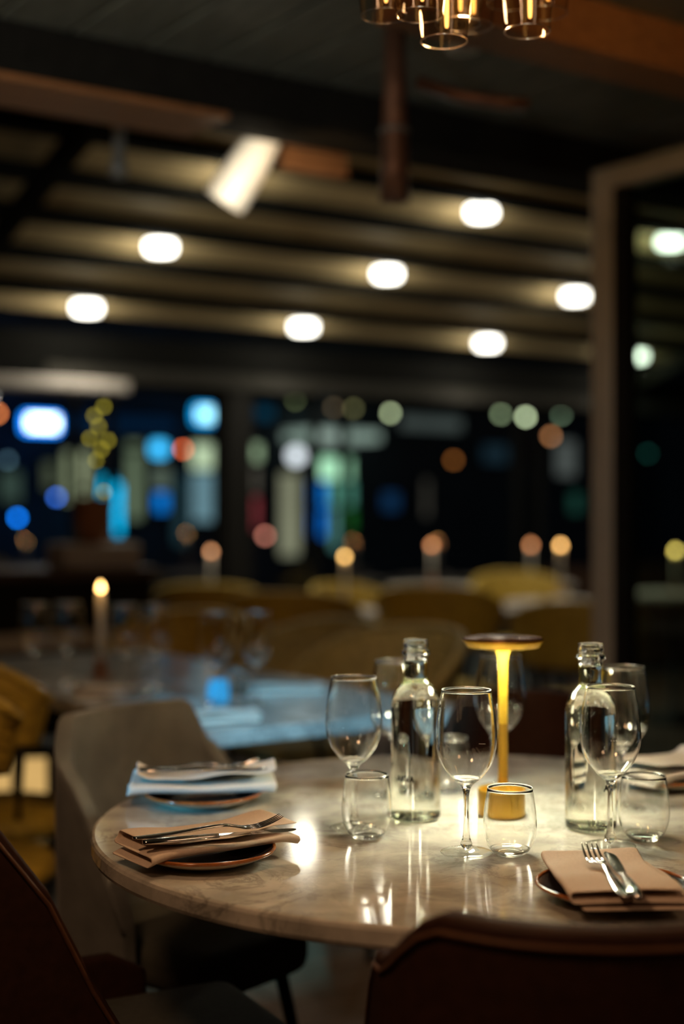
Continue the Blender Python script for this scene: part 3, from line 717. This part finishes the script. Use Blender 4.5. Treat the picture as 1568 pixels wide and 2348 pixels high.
def bowl_mark(w_, kind):
    bm = bmesh.new()
    if kind == 'line':
        sweep(bm, [(0.0425*math.sin(t_), -0.0425*math.cos(t_), 0.1595-0.004*(t_-0.42)) for t_ in (0.33, 0.38, 0.43, 0.48, 0.53, 0.57)], 0.0006, 5)
    else:
        for q in (-1, 0, 1):
            for i in range(1):
                g = bmesh.ops.create_circle(bm, segments=10, radius=0.0011)
                bmesh.ops.rotate(bm, verts=g['verts'], cent=(0, 0, 0), matrix=Matrix.Rotation(PI/2, 3, 'X'))
                bmesh.ops.translate(bm, verts=g['verts'], vec=(-0.003+q*0.0035, -0.0438, 0.158))
        ed = bm.edges[:]; 
        r = bmesh.ops.extrude_edge_only(bm, edges=ed)
        vv = [v for v in r['geom'] if isinstance(v, bmesh.types.BMVert)]
        for v in vv: v.co.y += 0.0006
    o = fin('etched_line' if kind == 'line' else 'etched_rings', bm, M['etch'], w_)
    if kind != 'line':
        s = o.modifiers.new('t', 'SOLIDIFY'); s.thickness = 0.0005
bowl_mark(W1, 'line'); bowl_mark(W5, 'rings')

def tumbler(label, loc, group=None, proto=[]):
    g = group or 'stemless tumblers on the round table'
    if proto: return dup(proto[0], loc, 0.0, label, g)
    t = thing('tumbler', label, 'glass', loc, 0, g)
    wall = dbl([(0.0275, 0.0075), (0.0322, 0.0155), (0.0360, 0.027), (0.0375, 0.039), (0.0370, 0.054), (0.0350, 0.072), (0.0316, 0.0935)], 4)
    bm = bmesh.new(); lathe(bm, wall, 64); fin('bowl', bm, M['glass'], t, True)
    bm = bmesh.new(); lathe(bm, smooth_prof([(0, 0.0015), (0.014, 0.0008), (0.017, 0.0), (0.020, 0.0008), (0.0245, 0.0042), (0.0285, 0.0090), (0.0268, 0.0086), (0.021, 0.0064), (0.012, 0.0056), (0, 0.0053)], 3), 48); fin('base', bm, M['glass'], t, True)
    bm = bmesh.new(); torus(bm, 0.0313, 0.0009, 0.0938, 64, 6); fin('rim', bm, M['rim_glass'], t, True)
    proto.append(t); return t
tumbler('stemless tumbler in front of the gold lamp base', on_t(1169, 1.992))
tumbler('stemless tumbler left of the left bottle', on_t(841, 2.096))
tumbler('stemless tumbler at the right behind the fork and knife setting', on_t(1476, 2.085))
tumbler('blurred stemless tumbler behind the front wine glass', on_t(1030, 2.44))

def bottle(label, loc, rz, proto=[]):
    g = 'water bottles on the round table'
    t = thing('water_bottle', label, 'bottle', loc, rz, g)
    body = smooth_prof([(0.0345, 0.0012), (0.0378, 0.004), (0.0388, 0.010), (0.0388, 0.04), (0.0388, 0.10), (0.0388, 0.168), (0.0382, 0.180), (0.0350, 0.194), (0.0290, 0.2055), (0.0225, 0.2125), (0.0188, 0.2185), (0.0182, 0.226), (0.0182, 0.247)], 3)
    prof = [(0, 0.006), (0.012, 0.005), (0.024, 0.002), (0.031, 0.0)] + body + [(0.0178, 0.248), (0.0, 0.2475)]
    bm = bmesh.new(); lathe(bm, prof, 72); fin('water_body', bm, M['bottle'], t, True)
    neck = [(0.0185, 0.2475), (0.0185, 0.255), (0.0205, 0.2562), (0.0224, 0.2585), (0.0224, 0.2625), (0.0205, 0.2645), (0.0186, 0.2655), (0.0186, 0.270), (0.0198, 0.2715), (0.0198, 0.2740), (0.0188, 0.2755), (0.0192, 0.2785), (0.0188, 0.281), (0.0155, 0.281), (0.0150, 0.278), (0.0150, 0.2475)]
    bm = bmesh.new(); lathe(bm, neck, 64); fin('neck', bm, M['glass'], t, True)
    bm = bmesh.new(); lathe(bm, smooth_prof([(0, 0.012), (0.02, 0.0105), (0.031, 0.008), (0.0345, 0.0062), (0.031, 0.0098), (0.02, 0.0125), (0, 0.0145)], 3), 48); fin('thick_base', bm, M['thin_bottle'], t, True)
    # small dark printed mark bent round the front
    cu = bpy.data.curves.new('print', 'FONT'); cu.body = 'AKVA'; cu.size = 0.0115; cu.align_x = 'CENTER'; cu.align_y = 'CENTER'; cu.extrude = 0.0; cu.offset = 0.0005
    tmp = bpy.data.objects.new('tmp', cu); COL.objects.link(tmp); bpy.context.view_layer.update()
    me = bpy.data.meshes.new_from_object(tmp); bpy.data.objects.remove(tmp)
    R = 0.0391
    for v in me.vertices:
        th = v.co.x/R; v.co = Vector((R*math.sin(th), -R*math.cos(th), 0.068+v.co.y*1.15))
    link('printed_mark', me, M['print'], t)
    return t
bottle('full clear water bottle left of the gold lamp', on_t(953, 2.225), math.radians(-28))
bottle('full clear water bottle right of the gold lamp behind a wine glass', on_t(1354, 2.155), math.radians(42))

# ---- gold portable lamp
loc = on_t(1153, 2.25)
t = thing('table_lamp', 'mustard gold cordless table lamp with a flat disc shade between the bottles', 'lamp', loc)
bm = bmesh.new(); lathe(bm, [(0, 0.001), (0.037, 0.001), (0.0395, 0.003), (0.0395, 0.041), (0.0385, 0.0425), (0.0365, 0.0415), (0.0360, 0.032), (0, 0.031)], 56); fin('base', bm, M['gold_shaded'], t, True, bevel=0.0006)
bm = bmesh.new(); lathe(bm, smooth_prof([(0.022, 0.0312), (0.014, 0.034), (0.0095, 0.041), (0.0078, 0.050), (0.0078, 0.052)], 4), 32); fin('flare', bm, M['gold'], t, True)
bm = bmesh.new(); lathe(bm, [(0.0078, 0.050), (0.0078, 0.145), (0.0080, 0.1455)], 32); fin('lower_tube', bm, M['gold_shaded'], t, True)
bm = bmesh.new(); lathe(bm, smooth_prof([(0.0072, 0.1455), (0.0072, 0.22), (0.0078, 0.245), (0.0105, 0.258), (0.016, 0.264)], 4), 32); fin('upper_tube', bm, M['gold'], t, True)
bm = bmesh.new(); lathe(bm, [(0.0550, 0.2665), (0.0565, 0.2665), (0.061, 0.2735), (0.0640, 0.2765), (0.0640, 0.2785), (0.0600, 0.2775), (0.0575, 0.2715), (0.0550, 0.2705)], 72); fin('shade_rim', bm, M['gold'], t, True)
bm = bmesh.new(); lathe(bm, [(0, 0.2712), (0.054, 0.2712), (0.0625, 0.2790), (0.0640, 0.2788), (0.060, 0.2815), (0, 0.2822)], 72); fin('shade', bm, M['gold_dark'], t, True)
bm = bmesh.new(); lathe(bm, [(0.017, 0.2690), (0.0545, 0.2690), (0.0545, 0.2700), (0.017, 0.2700)], 48); fin('led_ring', bm, M['led'], t)

# ---- plates, napkins, cutlery
def plate(label, loc, R=0.098, proto=[]):
    g = 'side plates on the round table'
    if proto: return dup(proto[0], loc, 0, label, g)
    t = thing('side_plate', label, 'plate', loc, 0, g)
    bm = bmesh.new(); lathe(bm, smooth_prof([(0, 0.003), (0.050, 0.003), (0.055, 0.0), (0.058, 0.0015), (0.075, 0.0068), (R-0.006, 0.0145), (R-0.001, 0.0190)], 3), 72); fin('body', bm, M['cream'], t, True)
    bm = bmesh.new(); lathe(bm, smooth_prof([(0, 0.0065), (0.052, 0.0068), (0.074, 0.0105), (R-0.005, 0.0180)], 3), 72); fin('well', bm, M['glaze'], t, True)
    bm = bmesh.new(); torus(bm, R-0.0028, 0.0027, 0.0182, 72, 8); fin('rim', bm, M['rim'], t, True)
    proto.append(t); return t
def napkin(label, loc, rz, L, Wn, m, seed, lift=0.0, droop=0.0, r=0.0034):
    """cloth folded in three along its length: local x = length, y = width"""
    rnd = random.Random(seed)
    h = Wn/2
    sec = []
    def arc(cx, cz, a0, a1, rr, n=6):
        for i in range(n+1):
            a = a0+(a1-a0)*i/n; sec.append((cx+rr*math.cos(a), cz+rr*math.sin(a)))
    for i in range(9): sec.append((h*0.86 - i*(1.80*h)/8, 0.0022))
    arc(-h*0.95, 0.0022+r, -PI/2, -3*PI/2, r)
    for i in range(1, 9): sec.append((-h*0.95+i*(1.86*h)/8, 0.0022+2*r))
    arc(h*0.93, 0.0022+3.1*r, -PI/2, PI/2, r*1.1)
    for i in range(1, 10): sec.append((h*0.93-i*(1.80*h)/9, 0.0022+4.2*r))
    ph = rnd.uniform(0, 6); nL = 22; bm = bmesh.new(); cols = []
    for i in range(nL+1):
        u = i/nL-0.5; x = u*L; col = []
        for k_, (y, z) in enumerate(sec):
            f_ = k_/len(sec)
            wav = 0.0016*math.sin(7*u+ph+2*f_) * (0.4+f_) + 0.0012*math.sin(15*u+ph*2+y*40)*f_
            end = max(0.0, abs(u)-0.36)/0.14
            puff = 1+0.35*end*end*(z/0.02) + 0.12*math.sin(5*u+ph+f_*3)
            dz = -droop*end*end
            skew = 0.008*(f_-0.5)*math.sin(3*u+ph) + (0.006 if f_ > 0.66 else -0.003 if f_ < 0.3 else 0.0)
            col.append(bm.verts.new((x*(1-0.02*f_)+skew, y*(1+0.04*math.sin(4*u+ph+f_*2)), max(z*puff + wav + dz, z*0.5+0.001+dz))))
        cols.append(col)
    for i in range(nL):
        for k_ in range(len(sec)-1): bm.faces.new((cols[i][k_], cols[i+1][k_], cols[i+1][k_+1], cols[i][k_+1]))
    o = fin('napkin', bm, m, None, True, solid=0.0018, sub=1)
    o.location = (loc[0], loc[1], loc[2]+lift); o.rotation_euler = (0, 0, rz)
    return tag(o, label, 'napkin', 'folded napkins on the round table')
def fork(label, p0, p1, proto=[]):
    """from handle end p0 to tine tips p1"""
    p0, p1 = Vector(p0), Vector(p1); d = p1-p0; rz = math.atan2(d.y, d.x) - PI/2
    L = 0.205
    if not proto:
        t = thing('fork', label, 'fork', p0, rz, 'forks on the napkins')
        pts = smooth_prof([(0, 0.000, 0.004), (0, 0.02, 0.0035), (0, 0.06, 0.0055), (0, 0.10, 0.009), (0, 0.125, 0.010), (0, 0.14, 0.0075), (0, 0.152, 0.005), (0, 0.162, 0.0045)], 3)
        rad = smooth_prof([(0.0035, 0.0018), (0.0085, 0.0022), (0.007, 0.0022), (0.0045, 0.0024), (0.0036, 0.0022), (0.0075, 0.0016), (0.0118, 0.0012), (0.0120, 0.0011)], 3)
        bm = bmesh.new(); sweep(bm, pts, [tuple(r) for r in rad], 14); fin('handle', bm, M['steel'], t, True)
        for k_ in range(4):
            x = -0.0098+k_*0.00653
            bm = bmesh.new(); sweep(bm, smooth_prof([(x, 0.158, 0.0045), (x, 0.17, 0.0050), (x*0.98, 0.185, 0.0085), (x*0.96, 0.198, 0.0135), (x*0.95, L, 0.0170)], 3), smooth_prof([(0.0021, 0.0012), (0.0019, 0.0012), (0.0016, 0.0011), (0.0012, 0.0009), (0.0004, 0.0004)], 3), 8); fin('tine', bm, M['steel'], t, True)
        proto.append(t)
    else: t = dup(proto[0], p0, rz, label)
    t.rotation_euler = (0, 0, rz)
    tilt = math.atan2(d.z, Vector((d.x, d.y)).length); t.rotation_euler = (tilt, 0, rz)
    return t
def knife(label, p0, p1, proto=[], roll=0.0):
    p0, p1 = Vector(p0), Vector(p1); d = p1-p0; rz = math.atan2(d.y, d.x) - PI/2
    if not proto:
        t = thing('knife', label, 'knife', p0, rz, 'knives on the napkins')
        pts = smooth_prof([(0, 0, 0.004), (0, 0.02, 0.004), (0, 0.06, 0.0045), (0, 0.09, 0.005), (0, 0.103, 0.005)], 3)
        rad = smooth_prof([(0.0045, 0.003), (0.0082, 0.0042), (0.0072, 0.004), (0.0052, 0.0034), (0.0058, 0.003)], 3)
        bm = bmesh.new(); sweep(bm, pts, [tuple(r) for r in rad], 14); fin('handle', bm, M['steel'], t, True)
        bm = bmesh.new()
        prof = [(0.100, -0.005, 0.0055), (0.115, -0.0068, 0.0068), (0.15, -0.0068, 0.0088), (0.185, -0.0062, 0.0098), (0.20, -0.005, 0.0085), (0.209, -0.0025, 0.0045), (0.212, 0.0, 0.001)]
        prof = smooth_prof(prof, 3); T, B = [], []
        for (y, xa, xb) in prof:
            T.append((bm.verts.new((xa, y, 0.0062)), bm.verts.new((xb, y, 0.0052)))); B.append((bm.verts.new((xa, y, 0.0042)), bm.verts.new((xb, y, 0.0048))))
        for i in range(len(prof)-1):
            bm.faces.new((T[i][0], T[i][1], T[i+1][1], T[i+1][0])); bm.faces.new((B[i][0], B[i+1][0], B[i+1][1], B[i][1]))
            bm.faces.new((T[i][0], T[i+1][0], B[i+1][0], B[i][0])); bm.faces.new((T[i][1], B[i][1], B[i+1][1], T[i+1][1]))
        bm.faces.new((T[0][0], B[0][0], B[0][1], T[0][1])); bm.faces.new((T[-1][0], T[-1][1], B[-1][1], B[-1][0]))
        fin('blade', bm, M['steel'], t)
        proto.append(t)
    else: t = dup(proto[0], p0, rz, label)
    tilt = math.atan2(d.z, Vector((d.x, d.y)).length); t.rotation_euler = (tilt, roll, rz)
    return t
PZ = TZ+0.0192
plate('dark glazed side plate with copper rim at the front right, under the fork and knife', (0.338, 1.768, TZ))
plate('copper rimmed side plate at the front left, under the pinkish napkin', (-0.188, 1.955, TZ))
plate('copper rimmed side plate at the back left, under the blue lit napkin', (-0.229, 2.345, TZ))
plate('side plate at the back right, cut by the right frame edge', (0.572, 2.50, TZ))
napkin('pinkish beige napkin under fork and knife at the front right', (0.333, 1.757, PZ), math.radians(93), 0.208, 0.142, M['napkin'], 3, 0.0, 0.004)
napkin('pinkish beige napkin with fork and knife at the front left', (-0.186, 1.972, PZ), math.radians(35), 0.235, 0.112, M['napkin'], 11, 0.0, 0.007, 0.0043)
napkin('white napkin lit blue at the back left of the round table', (-0.232, 2.375, PZ), math.radians(6), 0.24, 0.11, M['napkin_white'], 5, 0.0, 0.003, 0.0058)
napkin('white napkin at the back right edge of the round table', (0.572, 2.50, PZ), math.radians(40), 0.22, 0.12, M['napkin_white'], 8, 0.0, 0.003, 0.0055)
NZ = PZ+0.0165; N1 = PZ+0.0238; N2 = PZ+0.029
fork('steel fork on the front right napkin', (0.326, 1.628, NZ), (0.318, 1.833, NZ+0.001))
knife('steel knife on the front right napkin', (0.3395, 1.624, NZ), (0.3405, 1.83, NZ))
fork('steel fork on the front left napkin', (-0.277, 1.885, N1+0.001), (-0.10, 1.945, N1+0.004))
knife('steel knife on the front left napkin', (-0.262, 1.872, N1-0.002), (-0.062, 1.945, N1-0.002))
fork('steel fork on the back left blue lit napkin', (-0.345, 2.37, N2+0.001), (-0.12, 2.385, N2+0.002))
knife('steel knife on the back left blue lit napkin', (-0.335, 2.350, N2), (-0.12, 2.360, N2+0.001))

# ---- things on the long table and beyond
def candle(label, base, h=0.19, holder=True, hm=None, r=0.0095, fr=(0.0075, 0.022), fm=None):
    zb = base.z
    if holder:
        t = thing('candle_holder', 'wooden holder under the ' + label.split('white ')[1], 'candle holder', base)
        bm = bmesh.new(); lathe(bm, [(0, 0), (0.032, 0), (0.034, 0.008), (0.016, 0.018), (0.014, 0.032), (0.02, 0.04), (0.02, 0.048), (0, 0.046)], 24); fin('body', bm, hm or M['wood_warm'], t, True)
        zb += 0.046
    t = thing('taper_candle', label, 'candle', (base.x, base.y, zb), 0, 'burning taper candles')
    bm = bmesh.new(); lathe(bm, [(0, 0.0), (r, 0.0), (r*0.93, h), (r*0.5, h+0.003), (0, h+0.001)], 20); fin('wax', bm, M['white_wax'], t, True)
    bm = bmesh.new(); sweep(bm, [(0, 0, h), (0, 0, h+0.010)], 0.0008, 6); fin('wick', bm, M['black_paint'], t)
    bm = bmesh.new(); lathe(bm, smooth_prof([(0, h+0.006), (fr[0]*0.85, h+0.012), (fr[0], h+0.006+fr[1]*0.35), (fr[0]*0.6, h+0.006+fr[1]*0.75), (0, h+0.008+fr[1])], 3), 16); fin('flame', bm, fm or M['flame'], t, True)
    l = bpy.data.lights.new('flame_light', 'POINT'); l.energy = 0.12; l.color = (1, 0.5, 0.16); l.shadow_soft_size = 0.01
    lo = bpy.data.objects.new('flame_light', l); COL.objects.link(lo); lo.location = (base.x, base.y-0.02, zb+h+0.04)
cb = on_z(231, 1552, TZ)
candle('white taper candle burning on the left of the long table', cb, h=0.195, r=0.0115, fr=(0.0085, 0.028))
def far_candle(px, py, Y, label, c, mul):
    f_ = at(px, py, Y); blur = 0.0357*F*(1/1.93-1/Y); e = 13.0; R = e/F*Y/2
    m = emit('far_flame', lin(*c), mul*(blur/e)**2*0.8)
    hh = 0.19; base = Vector((f_.x, f_.y, f_.z-hh-0.046-0.006-R))
    candle(label, base, h=hh, fr=(R, 2*R), fm=m)
for px, py, Y, lab, c, mul in [
    (790, 1276, 6.9, 'white taper candle burning brightest in the middle of the terrace', (252, 196, 112), 1.1),
    (1285, 1250, 7.6, 'white taper candle burning beside the grey partition post', (252, 190, 110), 1.1),
    (990, 1249, 9.2, 'white taper candle with a dim flame right of the brightest candle', (168, 110, 70), 1.0),
    (1217, 1249, 9.6, 'white taper candle with a dim flame left of the partition candle', (165, 108, 68), 1.0),
    (1548, 1262, 8.5, 'white taper candle burning behind the tinted partition at the right frame edge', (250, 200, 105), 1.5),
    (484, 1264, 8.0, 'white taper candle with a dim flame left of the heavy black post', (178, 124, 84), 1.0)]:
    far_candle(px, py, Y, lab, c, mul)
G2 = 'wine glasses on the long table'
for i, (px, py, lab) in enumerate([
    (80, 1575, 'blurred wine glass on the long table, furthest left'), (155, 1570, 'blurred wine glass on the long table left of the candle'),
    (285, 1580, 'blurred wine glass on the long table right of the candle'), (357, 1580, 'blurred wine glass on the long table, fourth from the left'),
    (495, 1615, 'blurred wine glass on the long table behind the blue glass light'), (587, 1612, 'blurred wine glass on the long table, furthest right')]):
    wine_glass(lab, on_z(px, py, TZ), G2)
tumbler('blurred tumbler on the long table behind the white napkin', on_z(335, 1600, TZ), 'tumblers on the long table')
tumbler('blurred tumbler on the long table right of the blue glass light', on_z(545, 1625, TZ), 'tumblers on the long table')
p = on_z(500, 1608, TZ)
t = thing('blue_tealight', 'small glowing blue glass tealight on the long table', 'tealight', p)
bm = bmesh.new(); lathe(bm, smooth_prof([(0, 0.002), (0.02, 0.0), (0.026, 0.012), (0.027, 0.03), (0.022, 0.05), (0.018, 0.055)], 3), 28); fin('glass_cup', bm, emit('blue_cup', (0.03, 0.42, 0.95), 0.9, 0.5, 60), t, True)
bm = bmesh.new(); torus(bm, 0.018, 0.0015, 0.055, 28); fin('lip', bm, M['glass'], t, True)
def small_napkin(label, p, rz, L=0.2, Wn=0.11):
    o = napkin(label, p, rz, L, Wn, M['napkin_white'], int(p.x*1000) % 97); o['group'] = 'napkins on the long table'
small_napkin('white napkin on the long table beside the candle', on_z(258, 1590, TZ), 0.3)
small_napkin('bluish napkin at the near edge of the long table', on_z(490, 1652, TZ), 0.28)
small_napkin('bluish napkin at the right end of the long table', on_z(650, 1588, TZ), 0.28)
for (px, py, Y, lab) in [(1335, 1345, 't4', 'white napkin on the table beside the grey partition post'), (1010, 1385, 't3', 'white napkin on the middle pale table')]:
    small_napkin(lab, Vector((*TB[Y], TZ)), ANG, 0.22, 0.14)

# ---- chandelier of clear glass shades
CH = [(879, 36, 2.20), (962, 34, 2.12), (1018, 95, 2.16), (1050, 55, 2.28), (1080, 60, 2.36), (1168, 7, 2.30), (1209, 72, 2.20), (1251, 30, 2.34)]
cc = at(1070, -120, 2.24)
t = thing('chandelier', 'chandelier of clear glass tumbler shades with glowing filaments above the table', 'chandelier', (cc.x, cc.y, 0))
bm = bmesh.new(); lathe(bm, [(0, 2.34), (0.17, 2.34), (0.175, 2.35), (0.17, 2.37), (0, 2.38)], 40); fin('canopy', bm, M['black_metal'], t, True)
bm = bmesh.new(); sweep(bm, [(0, 0, 2.37), (0, 0, ZC)], 0.012, 10); fin('drop_rod', bm, M['black_metal'], t)
for i, (px, py, Y) in enumerate(CH):
    q = at(px, py, Y); x, y, z = q.x-cc.x, q.y-cc.y, q.z
    # py marks the lowest point of the rim ellipse, its near side
    rr = 0.0352; z += 0.0
    bm = bmesh.new(); lathe(bm, smooth_prof([(rr, z), (rr*1.08, z+0.03), (rr*1.2, z+0.075), (rr*1.3, z+0.12), (rr*1.3, z+0.14), (rr*1.0, z+0.155), (0.016, z+0.16)], 3), 48, (x, y, 0))
    sh = fin('shade', bm, M['amber_glass'], t, True)
    bm = bmesh.new(); torus(bm, rr, 0.0008, z, 56, 6, (x, y)); fin('rim', bm, M['amber_rim'], sh, True)
    bm = bmesh.new(); lathe(bm, [(0, z+0.155), (0.014, z+0.155), (0.014, z+0.20), (0.004, z+0.205), (0.002, 2.345), (0, 2.345)], 16, (x, y, 0)); fin('lamp_holder', bm, M['black_metal'], t, True)
    bm = bmesh.new()
    lathe(bm, smooth_prof([(0, z+0.022), (0.0028, z+0.024), (0.0034, z+0.06), (0.0034, z+0.135), (0, z+0.14)], 3), 12, (x+0.004, y, 0))
    fin('filament', bm, M['filament'], sh, True)
spot_light('chandelier_glow', (cc.x, cc.y, 2.02), (cc.x, cc.y, 0), 165, 20.0, (1.0, 0.62, 0.30), 0.02, 0.8)
spot_light('chandelier_up_glow', (cc.x+0.25, cc.y, 2.15), AB(3.6, 2.46, 2.42), 75, 12.0, (1.0, 0.58, 0.20), 0.02, 0.7)
